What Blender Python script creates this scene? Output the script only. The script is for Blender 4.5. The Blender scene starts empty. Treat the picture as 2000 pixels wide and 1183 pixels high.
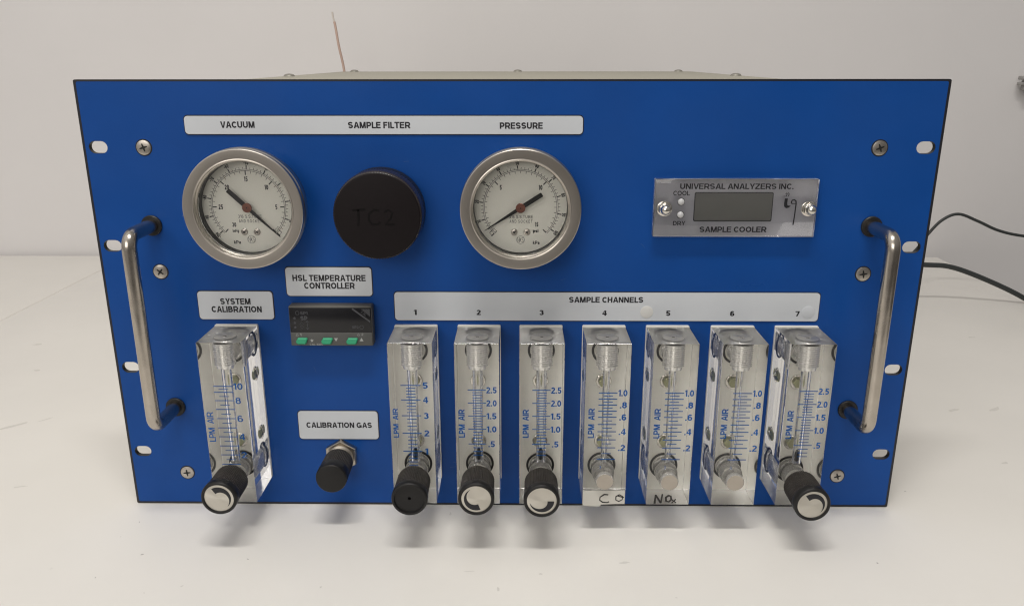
import bpy, bmesh, math, random
from mathutils import Vector, Matrix, Euler
random.seed(7)
scene = bpy.context.scene
COL = scene.collection
MM = 0.001
PI = math.pi

# ------------------------------------------------------------------ camera
cam_d = bpy.data.cameras.new('camera')
cam = bpy.data.objects.new('camera', cam_d)
COL.objects.link(cam)
cam.location = (0.0066, -0.4589, 0.2753)
cam.rotation_euler = (1.2759, 0.0008, 0.0115)
cam_d.sensor_width = 36.0
cam_d.lens = 36.0 * 1575.06 / 2000.0
cam_d.clip_start = 0.01
cam_d.clip_end = 50
scene.camera = cam

# ------------------------------------------------------------------ world, lamps, exposure
world = bpy.data.worlds.new('World')
scene.world = world
world.use_nodes = True
wn, wl = world.node_tree.nodes, world.node_tree.links
bg = wn['Background']
tc = wn.new('ShaderNodeTexCoord')
sep = wn.new('ShaderNodeSeparateXYZ')
rmp = wn.new('ShaderNodeValToRGB')
mr = wn.new('ShaderNodeMapRange')
wl.new(tc.outputs['Generated'], sep.inputs[0])
wl.new(sep.outputs['Z'], mr.inputs['Value'])
mr.inputs['From Min'].default_value = -1
mr.inputs['From Max'].default_value = 1
wl.new(mr.outputs[0], rmp.inputs[0])
rmp.color_ramp.elements[0].position = 0.30
rmp.color_ramp.elements[0].color = (0.15, 0.138, 0.127, 1)
rmp.color_ramp.elements[1].position = 0.85
rmp.color_ramp.elements[1].color = (0.80, 0.775, 0.745, 1)
e = rmp.color_ramp.elements.new(0.52)
e.color = (0.36, 0.34, 0.322, 1)
mx = wn.new('ShaderNodeMapRange')  # invented left-to-right falloff of the surroundings, shaped for the gauge rim reflections
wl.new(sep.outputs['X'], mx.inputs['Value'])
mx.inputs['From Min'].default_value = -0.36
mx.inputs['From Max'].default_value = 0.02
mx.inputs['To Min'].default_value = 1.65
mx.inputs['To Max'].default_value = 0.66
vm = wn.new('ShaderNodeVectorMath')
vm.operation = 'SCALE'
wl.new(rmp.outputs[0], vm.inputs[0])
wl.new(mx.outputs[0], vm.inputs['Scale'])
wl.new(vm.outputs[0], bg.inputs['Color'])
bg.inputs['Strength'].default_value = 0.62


def area(name, loc, sx, sy, power, color, aim):
    d = bpy.data.lights.new(name, 'AREA')
    d.shape = 'RECTANGLE'
    d.size, d.size_y = sx, sy
    d.energy = power
    d.color = color
    o = bpy.data.objects.new(name, d)
    COL.objects.link(o)
    o.location = loc
    o.rotation_euler = (Vector(aim) - Vector(loc)).to_track_quat('-Z', 'Y').to_euler()
    return o


area('ceiling_tube', (-0.05, -0.52, 1.60), 0.75, 0.13, 14.0, (1.0, 0.972, 0.93), (-0.05, 0.0, 0.0))
area('front_fill', (-1.0, -2.4, 1.3), 1.8, 1.2, 20.0, (1.0, 0.955, 0.90), (0.0, 0.0, 0.2))  # unseen fill, added to lift the ambient from the front

scene.view_settings.view_transform = 'Standard'
scene.view_settings.look = 'None'
scene.view_settings.exposure = -0.03
scene.view_settings.gamma = 1
scene.render.engine = 'CYCLES'
cy = scene.cycles
cy.max_bounces = 18
cy.transmission_bounces = 18
cy.glossy_bounces = 8
cy.diffuse_bounces = 5
cy.transparent_max_bounces = 12
cy.sample_clamp_indirect = 25.0
cy.use_denoising = True
cy.blur_glossy = 0.3
cy.pixel_filter_type = 'BLACKMAN_HARRIS'
cy.filter_width = 1.2


# ------------------------------------------------------------------ materials
def mat(name, color, rough=0.5, metal=0.0, trans=0.0, ior=1.45, spec=0.5, coat=0.0, noise=None, bump=None, rvar=None):
    m = bpy.data.materials.new(name)
    m.use_nodes = True
    nt = m.node_tree
    b = nt.nodes['Principled BSDF']
    b.inputs['Base Color'].default_value = (*color, 1)
    b.inputs['Roughness'].default_value = rough
    b.inputs['Metallic'].default_value = metal
    b.inputs['Transmission Weight'].default_value = trans
    b.inputs['IOR'].default_value = ior
    b.inputs['Specular IOR Level'].default_value = spec
    b.inputs['Coat Weight'].default_value = coat
    if noise or bump or rvar:
        t = nt.nodes.new('ShaderNodeTexCoord')
    if noise:
        sc, lo, hi = noise                      # scale, two multipliers of the base colour
        n = nt.nodes.new('ShaderNodeTexNoise')
        n.inputs['Scale'].default_value = sc
        n.inputs['Detail'].default_value = 5
        n.inputs['Roughness'].default_value = 0.62
        nt.links.new(t.outputs['Object'], n.inputs['Vector'])
        r = nt.nodes.new('ShaderNodeValToRGB')
        r.color_ramp.elements[0].position = 0.3
        r.color_ramp.elements[1].position = 0.7
        r.color_ramp.elements[0].color = tuple(c * lo for c in color) + (1,)
        r.color_ramp.elements[1].color = tuple(min(1, c * hi) for c in color) + (1,)
        nt.links.new(n.outputs['Fac'], r.inputs[0])
        nt.links.new(r.outputs[0], b.inputs['Base Color'])
    if rvar:
        sc, lo, hi = rvar
        n = nt.nodes.new('ShaderNodeTexNoise')
        n.inputs['Scale'].default_value = sc
        n.inputs['Detail'].default_value = 6
        nt.links.new(t.outputs['Object'], n.inputs['Vector'])
        q = nt.nodes.new('ShaderNodeMapRange')
        q.inputs['From Min'].default_value = 0.3
        q.inputs['From Max'].default_value = 0.7
        q.inputs['To Min'].default_value = lo
        q.inputs['To Max'].default_value = hi
        nt.links.new(n.outputs['Fac'], q.inputs['Value'])
        nt.links.new(q.outputs[0], b.inputs['Roughness'])
    if bump:
        sc, st = bump
        n = nt.nodes.new('ShaderNodeTexNoise')
        n.inputs['Scale'].default_value = sc
        n.inputs['Detail'].default_value = 4
        nt.links.new(t.outputs['Object'], n.inputs['Vector'])
        q = nt.nodes.new('ShaderNodeBump')
        q.inputs['Strength'].default_value = st
        q.inputs['Distance'].default_value = 0.001
        nt.links.new(n.outputs['Fac'], q.inputs['Height'])
        nt.links.new(q.outputs[0], b.inputs['Normal'])
    return m


def radial_brushed(m):
    """anisotropic look of a turned metal disc"""
    b = m.node_tree.nodes['Principled BSDF']
    tg = m.node_tree.nodes.new('ShaderNodeTangent')
    tg.direction_type = 'RADIAL'
    tg.axis = 'Y'
    m.node_tree.links.new(tg.outputs[0], b.inputs['Tangent'])
    b.inputs['Anisotropic'].default_value = 0.85
    return m


M = dict(
    wall=mat('wall_paint', (0.71, 0.69, 0.685), 0.85, noise=(3.0, 0.975, 1.02), bump=(420, 0.06)),
    table=mat('white_laminate', (0.765, 0.74, 0.695), 0.42, noise=(5.0, 0.965, 1.02), bump=(90, 0.04), rvar=(14, 0.36, 0.5)),
    scuff=mat('scuff', (0.43, 0.41, 0.385), 0.7),
    scuff_soft=mat('faint_scuff', (0.64, 0.615, 0.575), 0.55),
    blue=mat('blue_panel_film', (0.0048, 0.061, 0.275), 0.40, spec=0.26, noise=(14, 0.93, 1.07), bump=(900, 0.05), rvar=(11, 0.26, 0.52)),
    scratch=mat('panel_scratch', (0.05, 0.105, 0.26), 0.5),
    edge=mat('black_anodised', (0.014, 0.014, 0.018), 0.4),
    label=mat('label_plastic', (0.60, 0.625, 0.655), 0.38, noise=(9, 0.96, 1.03)),
    sticker=mat('round_sticker', (0.66, 0.655, 0.63), 0.5),
    ink=mat('black_print', (0.012, 0.012, 0.016), 0.5),
    steel=mat('satin_steel', (0.54, 0.50, 0.45), 0.30, 1.0, rvar=(20, 0.27, 0.33)),
    chrome=mat('chrome_rod', (0.50, 0.455, 0.40), 0.2, 1.0, noise=(70, 0.86, 1.06), rvar=(60, 0.16, 0.30)),
    nickel=mat('nickel', (0.72, 0.69, 0.63), 0.16, 1.0),
    screwm=mat('screw_head', (0.52, 0.48, 0.43), 0.36, 1.0, noise=(300, 0.75, 1.1)),
    case_screw=mat('case_screw', (0.30, 0.285, 0.25), 0.5, 0.6),
    dark=mat('recess_black', (0.01, 0.01, 0.01), 0.6),
    dial=mat('dial_cream', (0.78, 0.77, 0.69), 0.55),
    needle=mat('needle_black', (0.012, 0.012, 0.012), 0.45),
    hub=mat('hub_copper', (0.20, 0.075, 0.05), 0.42, 0.35),
    glass=mat('gauge_glass', (1, 1, 1), 0.0, trans=1.0, ior=1.45),
    acrylic=mat('clear_acrylic', (0.985, 0.985, 0.97), 0.012, trans=1.0, ior=1.47),
    sawn=mat('sawn_acrylic', (0.985, 0.98, 0.96), 0.36, trans=1.0, ior=1.47),
    backing=mat('white_backing', (0.80, 0.78, 0.725), 0.55, noise=(60, 0.96, 1.03)),
    plug=mat('threaded_plug', (0.90, 0.89, 0.87), 0.18, 0.65),
    plugtop=mat('plug_end', (0.36, 0.345, 0.315), 0.3, 0.5),
    stem=mat('valve_plastic', (0.80, 0.785, 0.75), 0.12, 0.0, trans=0.72, ior=1.49, noise=(120, 0.9, 1.05)),
    stem_end=radial_brushed(mat('stem_end', (0.42, 0.375, 0.32), 0.42, 0.2)),
    rubber=mat('o_ring_rubber', (0.012, 0.011, 0.011), 0.45),
    brass=mat('brass_screw', (0.34, 0.34, 0.20), 0.3, 0.7),
    blueink=mat('blue_print', (0.003, 0.078, 0.30), 0.5, spec=0.15),
    marker=mat('black_marker', (0.016, 0.015, 0.015), 0.45),
    tape=mat('paper_tape', (0.55, 0.535, 0.49), 0.7),
    knob=mat('knob_black', (0.011, 0.0105, 0.0105), 0.42, spec=0.35, bump=(700, 0.08)),
    knurl=mat('knurl_worn', (0.028, 0.024, 0.021), 0.5, spec=0.4, noise=(200, 0.6, 1.5)),
    disc=radial_brushed(mat('turned_disc', (0.58, 0.555, 0.50), 0.33, 1.0)),
    cap=mat('filter_cap', (0.0062, 0.0038, 0.0046), 0.5, spec=0.24, bump=(500, 0.05)),
    capink=mat('marker_on_cap', (0.003, 0.0022, 0.0026), 0.38, spec=0.24),
    capknurl=mat('cap_knurl', (0.022, 0.016, 0.015), 0.26, spec=0.8),
    ctl=mat('controller_grey', (0.085, 0.086, 0.082), 0.42, bump=(900, 0.12)),
    ctltop=mat('controller_case', (0.105, 0.10, 0.088), 0.45, bump=(900, 0.12)),
    screen=mat('dark_screen', (0.008, 0.008, 0.010), 0.22),
    dimprint=mat('dim_grey_print', (0.055, 0.057, 0.064), 0.5),
    lightprint=mat('light_grey_print', (0.36, 0.37, 0.36), 0.5),
    green=mat('green_button', (0.035, 0.34, 0.175), 0.42),
    plate=mat('lilac_grey_plate', (0.46, 0.46, 0.49), 0.36, 0.3, noise=(35, 0.9, 1.08)),
    coverm=mat('clear_cover', (0.97, 0.97, 0.985), 0.01, trans=1.0, ior=1.45),
    lcd=mat('lcd_grey', (0.155, 0.155, 0.143), 0.25),
    lamp=mat('indicator_clear', (0.52, 0.52, 0.53), 0.2),
    case=mat('beige_enclosure', (0.34, 0.32, 0.255), 0.5, noise=(30, 0.97, 1.03)),
    cable=mat('cable_black', (0.030, 0.034, 0.034), 0.5),
    copper=mat('bare_copper', (0.50, 0.36, 0.30), 0.5, 0.3),
    insul=mat('wire_insulation', (0.60, 0.55, 0.50), 0.6),
    grey=mat('grey_plastic', (0.30, 0.29, 0.28), 0.6),
    hex=mat('tarnished_nickel', (0.56, 0.51, 0.44), 0.3, 1.0, noise=(150, 0.7, 1.1)),
)


# ------------------------------------------------------------------ mesh builder (millimetres)
class MB:
    def __init__(s):
        s.v, s.f, s.m, s.mats = [], [], [], []

    def mi(s, name):
        if name not in s.mats:
            s.mats.append(name)
        return s.mats.index(name)

    def add(s, vs, fs, m):
        o = len(s.v)
        s.v += [tuple(p) for p in vs]
        k = s.mi(m)
        for f in fs:
            s.f.append(tuple(i + o for i in f))
            s.m.append(k)

    def box(s, x0, x1, y0, y1, z0, z1, m, bev=0.0, seg=2):
        bm = bmesh.new()
        bmesh.ops.create_cube(bm, size=1)
        for v in bm.verts:
            v.co = Vector(((x0 + x1) / 2 + v.co.x * (x1 - x0), (y0 + y1) / 2 + v.co.y * (y1 - y0), (z0 + z1) / 2 + v.co.z * (z1 - z0)))
        if bev:
            bmesh.ops.bevel(bm, geom=bm.edges[:], offset=bev, segments=seg, affect='EDGES', profile=0.5)
        s.bm(bm, m)

    def bm(s, bm, m):
        bm.verts.ensure_lookup_table()
        for i, v in enumerate(bm.verts):
            v.index = i
        s.add([v.co[:] for v in bm.verts], [[v.index for v in f.verts] for f in bm.faces], m)
        bm.free()

    def lathe(s, prof, c, axis='y', seg=48, m='dark', rib=0.0, flip=False, mats=None, ph=0.0):
        """prof: list of (radius, position along the axis); closed with fans where the radius is 0"""
        vs, rings = [], []
        for (r, h) in prof:
            if r <= 1e-6:
                rings.append([len(vs)])
                vs.append((0, 0, h))
            else:
                ring = []
                for i in range(seg):
                    a = ph + 2 * PI * i / seg
                    rr = r - (rib if (rib and i % 2) else 0)
                    ring.append(len(vs))
                    vs.append((rr * math.cos(a), rr * math.sin(a), h))
                rings.append(ring)
        out = []
        for (x, y, h) in vs:
            if axis == 'y':
                out.append((c[0] + x, c[1] + h, c[2] + y))
            elif axis == 'z':
                out.append((c[0] + x, c[1] + y, c[2] + h))
            else:
                out.append((c[0] + h, c[1] + x, c[2] + y))
        o = len(s.v)
        s.v += out
        for k in range(len(rings) - 1):
            A, B = rings[k], rings[k + 1]
            mk = s.mi(mats[k] if mats else m)
            fs = []
            n = seg
            if len(A) == 1 and len(B) == 1:
                continue
            if len(A) == 1:
                fs = [(A[0], B[i], B[(i + 1) % n]) for i in range(n)]
            elif len(B) == 1:
                fs = [(A[i], B[0], A[(i + 1) % n]) for i in range(n)]
            else:
                fs = [(A[i], B[i], B[(i + 1) % n], A[(i + 1) % n]) for i in range(n)]
            for f in fs:
                f = tuple(i + o for i in f)
                s.f.append(f[::-1] if flip else f)
                s.m.append(mk)

    def prism(s, pts, y0, y1, m, side=None):
        """polygon in the x-z plane between y0 (front) and y1 (back)"""
        n = len(pts)
        vs = [(x, y0, z) for x, z in pts] + [(x, y1, z) for x, z in pts]
        s.add(vs, [tuple(range(n))], m)
        o = len(s.v) - 2 * n
        k = s.mi(side or m)
        for i in range(n):
            j = (i + 1) % n
            s.f.append((o + i, o + n + i, o + n + j, o + j))
            s.m.append(k)
        s.f.append(tuple(o + n + i for i in reversed(range(n))))
        s.m.append(k)

    def tube(s, pts, r, m, seg=14, caps=True):
        pts = [Vector(p) for p in pts]
        n = len(pts)
        vs, fs = [], []
        up = None
        for i, p in enumerate(pts):
            t = (pts[min(i + 1, n - 1)] - pts[max(i - 1, 0)]).normalized()
            if up is None:
                up = t.orthogonal().normalized()
            up = (up - t * up.dot(t)).normalized()
            b = t.cross(up)
            rr = r(i / (n - 1)) if callable(r) else r
            for k in range(seg):
                a = 2 * PI * k / seg
                vs.append(p + (up * math.cos(a) + b * math.sin(a)) * rr)
        for i in range(n - 1):
            for k in range(seg):
                a, b = i * seg + k, i * seg + (k + 1) % seg
                fs.append((a, b, b + seg, a + seg))
        if caps:
            fs.append(tuple(reversed(range(seg))))
            fs.append(tuple((n - 1) * seg + k for k in range(seg)))
        s.add(vs, fs, m)

    def stroke(s, pts, w, y, m, jit=0.0):
        """flat pen stroke in the x-z plane at depth y"""
        n = len(pts)
        L, R = [], []
        for i in range(n):
            a, b = pts[max(i - 1, 0)], pts[min(i + 1, n - 1)]
            d = Vector((b[0] - a[0], b[1] - a[1]))
            d = d.normalized() if d.length else Vector((1, 0))
            nn = Vector((-d.y, d.x)) * (w / 2 * (1 + random.uniform(-jit, jit)))
            p = Vector(pts[i])
            L.append(p + nn)
            R.append(p - nn)
        vs = [(p.x, y, p.y) for p in L] + [(p.x, y, p.y) for p in R]
        s.add(vs, [(i, n + i, n + i + 1, i + 1) for i in range(n - 1)], m)

    def arc(s, cx, cz, r, w, a0, a1, y, m, n=64):
        s.stroke([(cx + r * math.cos(a0 + (a1 - a0) * i / n), cz + r * math.sin(a0 + (a1 - a0) * i / n)) for i in range(n + 1)], w, y, m)

    def rect(s, x0, x1, z0, z1, y, m):
        s.add([(x0, y, z0), (x1, y, z0), (x1, y, z1), (x0, y, z1)], [(0, 1, 2, 3)], m)

    def disc(s, cx, cz, r, y, m, n=28):
        s.add([(cx + r * math.cos(2 * PI * i / n), y, cz + r * math.sin(2 * PI * i / n)) for i in range(n)], [tuple(range(n))], m)

    def text(s, txt, x0, x1, z0, z1, y, m, bold=0.0, rot=0.0, fit=True, space=1.0, cx=None, cz=None, h=None, sx=1.0):
        """lettering in the x-z plane facing the camera side (-y).  rot turns it in that plane.
        fit: the ink box exactly fills x0..x1, z0..z1 (measured before turning when rot is given with cx, cz, h)"""
        vs, fs = text_geo(txt, bold, space)
        ax, bx = min(p[0] for p in vs), max(p[0] for p in vs)
        az, bz = min(p[1] for p in vs), max(p[1] for p in vs)
        out = []
        if h is not None:
            k = h / CAP
            for p in vs:
                px = (p[0] - (ax + bx) / 2) * k * sx
                pz = (p[1] - (az + bz) / 2) * k
                c, sn = math.cos(rot), math.sin(rot)
                out.append((cx + px * c - pz * sn, y - 0.004 * p[2], cz + px * sn + pz * c))
        else:
            for p in vs:
                u = (p[0] - ax) / (bx - ax)
                w = (p[1] - az) / (bz - az)
                if rot == 0:
                    out.append((x0 + u * (x1 - x0), y - 0.004 * p[2], z0 + w * (z1 - z0)))
                else:                           # turned a quarter to the left: reads upwards
                    out.append((x1 - w * (x1 - x0), y - 0.004 * p[2], z0 + u * (z1 - z0)))
        s.add(out, fs, m)

    def build(s, name, parent=None, smooth=35.0, rc=True):
        me = bpy.data.meshes.new(name)
        me.from_pydata([(x * MM, y * MM, z * MM) for x, y, z in s.v], [], s.f)
        for k in s.mats:
            me.materials.append(M[k])
        me.polygons.foreach_set('material_index', s.m)
        me.polygons.foreach_set('use_smooth', [True] * len(s.f))
        me.update()
        try:
            me.set_sharp_from_angle(angle=math.radians(smooth))
        except Exception:
            pass
        o = bpy.data.objects.new(name, me)
        COL.objects.link(o)
        if parent:
            o.parent = parent
        return o


CAP = 1.0
_tg = {}


def _arc(cx, cz, rx, rz, a0, a1, n=14):
    return [(cx + rx * math.cos(math.radians(a0 + (a1 - a0) * i / n)), cz + rz * math.sin(math.radians(a0 + (a1 - a0) * i / n))) for i in range(n + 1)]


def glyph(c, w):
    """a plain grotesque letter, cap height 1: (advance, filled polygons, pen strokes of width w)"""
    h = w / 2
    t = w * 0.9                                   # horizontals a little thinner
    R = lambda x0, x1, z0, z1: [(x0, z0), (x1, z0), (x1, z1), (x0, z1)]
    P, S = [], []
    b = {'A': .86, 'B': .76, 'C': .84, 'D': .80, 'E': .70, 'F': .64, 'G': .88, 'H': .78, 'I': w, 'K': .80, 'L': .62, 'M': .94, 'N': .78, 'O': .90, 'P': .74, 'R': .80,
         'S': .76, 'T': .74, 'U': .78, 'V': .82, 'X': .80, 'Y': .82, 'Z': .72, '.': w, '-': .36, ' ': .22, 'k': .56, 'a': .56, 'i': w, 'n': .54, 'g': .56, 'p': .58, 's': .52,
         '1': .36}.get(c, .62)
    m = b / 2
    if c == 'I':
        P = [R(0, w, 0, 1)]
    elif c == 'L':
        P = [R(0, w, 0, 1), R(w, b, 0, t)]
    elif c == 'E':
        P = [R(0, w, 0, 1), R(w, b, 0, t), R(w, b - .04, .52 - t / 2, .52 + t / 2), R(w, b, 1 - t, 1)]
    elif c == 'F':
        P = [R(0, w, 0, 1), R(w, b - .06, .5 - t / 2, .5 + t / 2), R(w, b, 1 - t, 1)]
    elif c == 'H':
        P = [R(0, w, 0, 1), R(b - w, b, 0, 1), R(w, b - w, .52 - t / 2, .52 + t / 2)]
    elif c == 'T':
        P = [R(0, b, 1 - t, 1), R(m - h, m + h, 0, 1 - t)]
    elif c == 'N':
        P = [R(0, w, 0, 1), R(b - w, b, 0, 1), [(0, 1), (b - w * 1.06, 0), (b, 0), (w * 1.06, 1)]]
    elif c == 'M':
        P = [R(0, w * .95, 0, 1), R(b - w * .95, b, 0, 1), [(0, 1), (m - h, 0), (m + h, 0), (b, 1), (b - w * 1.25, 1), (m, .30), (w * 1.25, 1)]]
    elif c == 'V':
        P = [[(0, 1), (m - .55 * w, 0), (m + .55 * w, 0), (b, 1), (b - 1.1 * w, 1), (m, .24), (1.1 * w, 1)]]
    elif c == 'A':
        P = [[(0, 0), (1.1 * w, 0), (m, .80), (b - 1.1 * w, 0), (b, 0), (m + .58 * w, 1), (m - .58 * w, 1)], R(m - .24, m + .24, .22, .22 + t)]
    elif c == 'Y':
        P = [[(0, 1), (m - h, .40), (m - h, 0), (m + h, 0), (m + h, .40), (b, 1), (b - 1.15 * w, 1), (m, .56), (1.15 * w, 1)]]
    elif c == 'Z':
        P = [R(0, b, 0, t), R(.02, b, 1 - t, 1), [(0, t), (1.25 * w, t), (b, 1 - t), (b - 1.25 * w, 1 - t)]]
    elif c == 'X':
        P = [[(0, 0), (1.15 * w, 0), (b, 1), (b - 1.15 * w, 1)], [(0, 1), (b - 1.15 * w, 0), (b, 0), (1.15 * w, 1)]]
    elif c == 'K':
        P = [R(0, w, 0, 1), [(w, .28), (w, .52), (b - 1.2 * w, 1), (b - .02, 1)], [(w + .12, .48), (b - 1.2 * w, 0), (b, 0), (w + .27, .62)]]
    elif c == '1':
        P = [R(b - w, b, 0, 1), [(0, .66), (0, .80), (b - w, 1), (b - w, .80)]]
    elif c == '4':
        P = [R(b - w - .1, b - .1, 0, 1), R(0, b, .22, .22 + t), [(0, .22 + t), (.14, .22 + t), (b - w - .1, .80), (b - w - .1, 1)]]
    elif c == '7':
        P = [R(0, b, 1 - t, 1), [(.12, 0), (.12 + w, 0), (b, 1 - t), (b - w, 1 - t)]]
    elif c == '.':
        P = [R(0, w, 0, w)]
    elif c == '-':
        P = [R(0, b, .34, .34 + t)]
    elif c in 'O0':
        S = [_arc(m, .5, m - h, .5 - h, 90, 450, 36)]
    elif c == 'C':
        S = [_arc(m, .5, m - h, .5 - h, 42, 318, 28)]
    elif c == 'G':
        S = [_arc(m, .5, m - h, .5 - h, 42, 325, 28)]
        P = [R(m + .02, b, .52 - t, .52), R(b - w * .9, b, .04, .52 - t)]
    elif c == 'S':
        r = (1 - w) / 4
        S = [_arc(m, 1 - h - r, m - h, r, 22, 270, 20)[:-1] + _arc(m, h + r, m - h, r, 90, -158, 20)]
    elif c == 'U':
        S = [[(h, 1), (h, .45)] + _arc(m, m - h + h, m - h, m - h, 180, 360, 16)[1:-1] + [(b - h, .45), (b - h, 1)]]
    elif c == 'D':
        P = [R(0, w, 0, 1)]
        S = [[(w, 1 - h), (.30, 1 - h)] + _arc(.30, .5, b - h - .30, .5 - h, 90, -90, 18)[1:-1] + [(.30, h), (w, h)]]
    elif c in 'PR':
        P = [R(0, w, 0, 1)]
        r = .275 - h * .3
        S = [[(w, 1 - h), (b - h - r, 1 - h)] + _arc(b - h - r, 1 - h - r, r, r, 90, -90, 14)[1:-1] + [(b - h - r, 1 - h - 2 * r), (w, 1 - h - 2 * r)]]
        if c == 'R':
            P.append([(.34, .46), (b - w * 1.1, 0), (b + .04, 0), (.34 + w * 1.1, .46)])
    elif c == 'B':
        P = [R(0, w, 0, 1)]
        r1, r2 = (.52 - h) / 2 - .01, (.52 - h) / 2 + .005
        zc = h + 2 * r2
        r1 = (1 - h - zc) / 2
        S = [[(w, h), (b - h - r2, h)] + _arc(b - h - r2, h + r2, r2, r2, -90, 90, 14)[1:-1] + [(b - h - r2, zc), (w, zc)],
             [(w, zc), (b - .05 - h - r1, zc)] + _arc(b - .05 - h - r1, zc + r1, r1, r1, -90, 90, 14)[1:-1] + [(b - .05 - h - r1, 1 - h), (w, 1 - h)]]
    elif c == '2':
        r = m - h
        S = [_arc(m, 1 - h - r, r, r, 165, -30, 16) + [(h + .04, t)]]
        P = [R(0, b, 0, t)]
    elif c == '3':
        r2 = .54 / 2 - h / 2
        zc = h + 2 * r2
        r1 = (1 - h - zc) / 2
        S = [_arc(m - .01, zc + r1, m - h - .02, r1, 160, -90, 18), _arc(m, h + r2, m - h, r2, 90, -160, 18)]
    elif c == '5':
        r = .33 - h
        S = [_arc(m, h + r, m - h, r, 140, -155, 20)]
        P = [R(.08, b - .03, 1 - t, 1), [(.03, .44), (.03 + w * .9, .44), (.08 + w * .9, 1 - t), (.08, 1 - t)]]
    elif c in '69':
        r = .325 - h
        S = [_arc(m, h + r, m - h, r, 90, 450, 24), [(h, h + r)] + [(h + .005, .52)] + _arc(m, .62, m - h, .38 - h, 170, 35, 14)]
        if c == '9':
            S = [[(b - x, 1 - z) for x, z in s] for s in S]
    elif c == '8':
        r2 = .55 / 2 - h / 2
        zc = h + 2 * r2
        r1 = (1 - h - zc) / 2
        S = [_arc(m, zc + r1, m - h - .025, r1, 90, 450, 24), _arc(m, h + r2, m - h, r2, 90, 450, 24)]
    elif c == 'k':
        P = [R(0, w, 0, 1), [(w, .2), (w, .38), (b - w * 1.2, .73), (b, .73)], [(w + .08, .36), (b - w * 1.2, 0), (b, 0), (w + .18, .46)]]
    elif c == 'i':
        P = [R(0, w, 0, .73), R(0, w, 1 - w, 1)]
    elif c == 'n':
        P = [R(0, w, 0, .73)]
        S = [[(w, .45)] + _arc(m + h * .6, .45, m - h * 1.6, .28 - h, 160, 0, 12) + [(b - h, 0)]]
    elif c == 'a':
        S = [_arc(m, .25, m - h, .25 - h + .03, 90, 450, 20), _arc(m, .50, m - h, .23 - h, 150, 0, 10)]
        P = [R(b - w, b, 0, .5)]
    elif c == 'g':
        S = [_arc(m, .38, m - h, .36 - h, 90, 450, 20), [(b - h, .73), (b - h, 0)] + _arc(m, .0, m - h, .22 - h, 0, -150, 12)]
    elif c == 'p':
        S = [_arc(m, .37, m - h, .37 - h, 90, 450, 20)]
        P = [R(0, w, -.27, .73)]
    elif c == 's':
        r = (.73 - w) / 4
        S = [_arc(m, .73 - h - r, m - h, r, 20, 270, 14)[:-1] + _arc(m, h + r, m - h, r, 90, -160, 14)]
    return b + .10 - .2 * (w - .135) - {'C': .07, 'A': .05, 'V': .06, 'Y': .06, 'T': .04, 'L': .06, 'R': .02, 'P': .03}.get(c, 0), P, S


def ribbon(pts, w):
    n = len(pts)
    closed = math.dist(pts[0], pts[-1]) < 1e-6
    L, R_ = [], []
    for i in range(n):
        if closed:
            a, b = pts[(i - 1) % (n - 1)], pts[(i + 1) % (n - 1)]
        else:
            a, b = pts[max(i - 1, 0)], pts[min(i + 1, n - 1)]
        dx, dz = b[0] - a[0], b[1] - a[1]
        l = math.hypot(dx, dz) or 1
        nx, nz = -dz / l * w / 2, dx / l * w / 2
        L.append((pts[i][0] + nx, pts[i][1] + nz))
        R_.append((pts[i][0] - nx, pts[i][1] - nz))
    return [[L[i], R_[i], R_[i + 1], L[i + 1]] for i in range(n - 1)]


def text_geo(txt, bold, space):
    """polygons of a line of lettering: points (x, z, layer) and faces; overlapping strokes lie on separate layers"""
    key = (txt, bold, space)
    if key in _tg:
        return _tg[key]
    w = 0.135 + bold * 4.2
    vs, fs, x = [], [], 0.0
    for c in txt:
        adv, P, S = glyph(c, w)
        lay = 0
        for poly in P:
            a = sum(poly[i][0] * poly[(i + 1) % len(poly)][1] - poly[(i + 1) % len(poly)][0] * poly[i][1] for i in range(len(poly)))
            poly = poly if a > 0 else poly[::-1]
            o = len(vs)
            vs += [(x + px, pz, lay) for px, pz in poly]
            fs.append(tuple(range(o, o + len(poly))))
            lay += 1
        for st in S:
            for q in ribbon(st, w):
                a = sum(q[i][0] * q[(i + 1) % 4][1] - q[(i + 1) % 4][0] * q[i][1] for i in range(4))
                q = q if a > 0 else q[::-1]
                o = len(vs)
                vs += [(x + px, pz, lay) for px, pz in q]
                fs.append((o, o + 1, o + 2, o + 3))
            lay += 1
        x += adv * space
    _tg[key] = (vs, fs)
    return _tg[key]


def rrect(x0, x1, z0, z1, r, n=6):
    pts = []
    for (cx, cz, a) in ((x1 - r, z0 + r, -PI / 2), (x1 - r, z1 - r, 0), (x0 + r, z1 - r, PI / 2), (x0 + r, z0 + r, PI)):
        for i in range(n + 1):
            t = a + PI / 2 * i / n
            pts.append((cx + r * math.cos(t), cz + r * math.sin(t)))
    return pts


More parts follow.
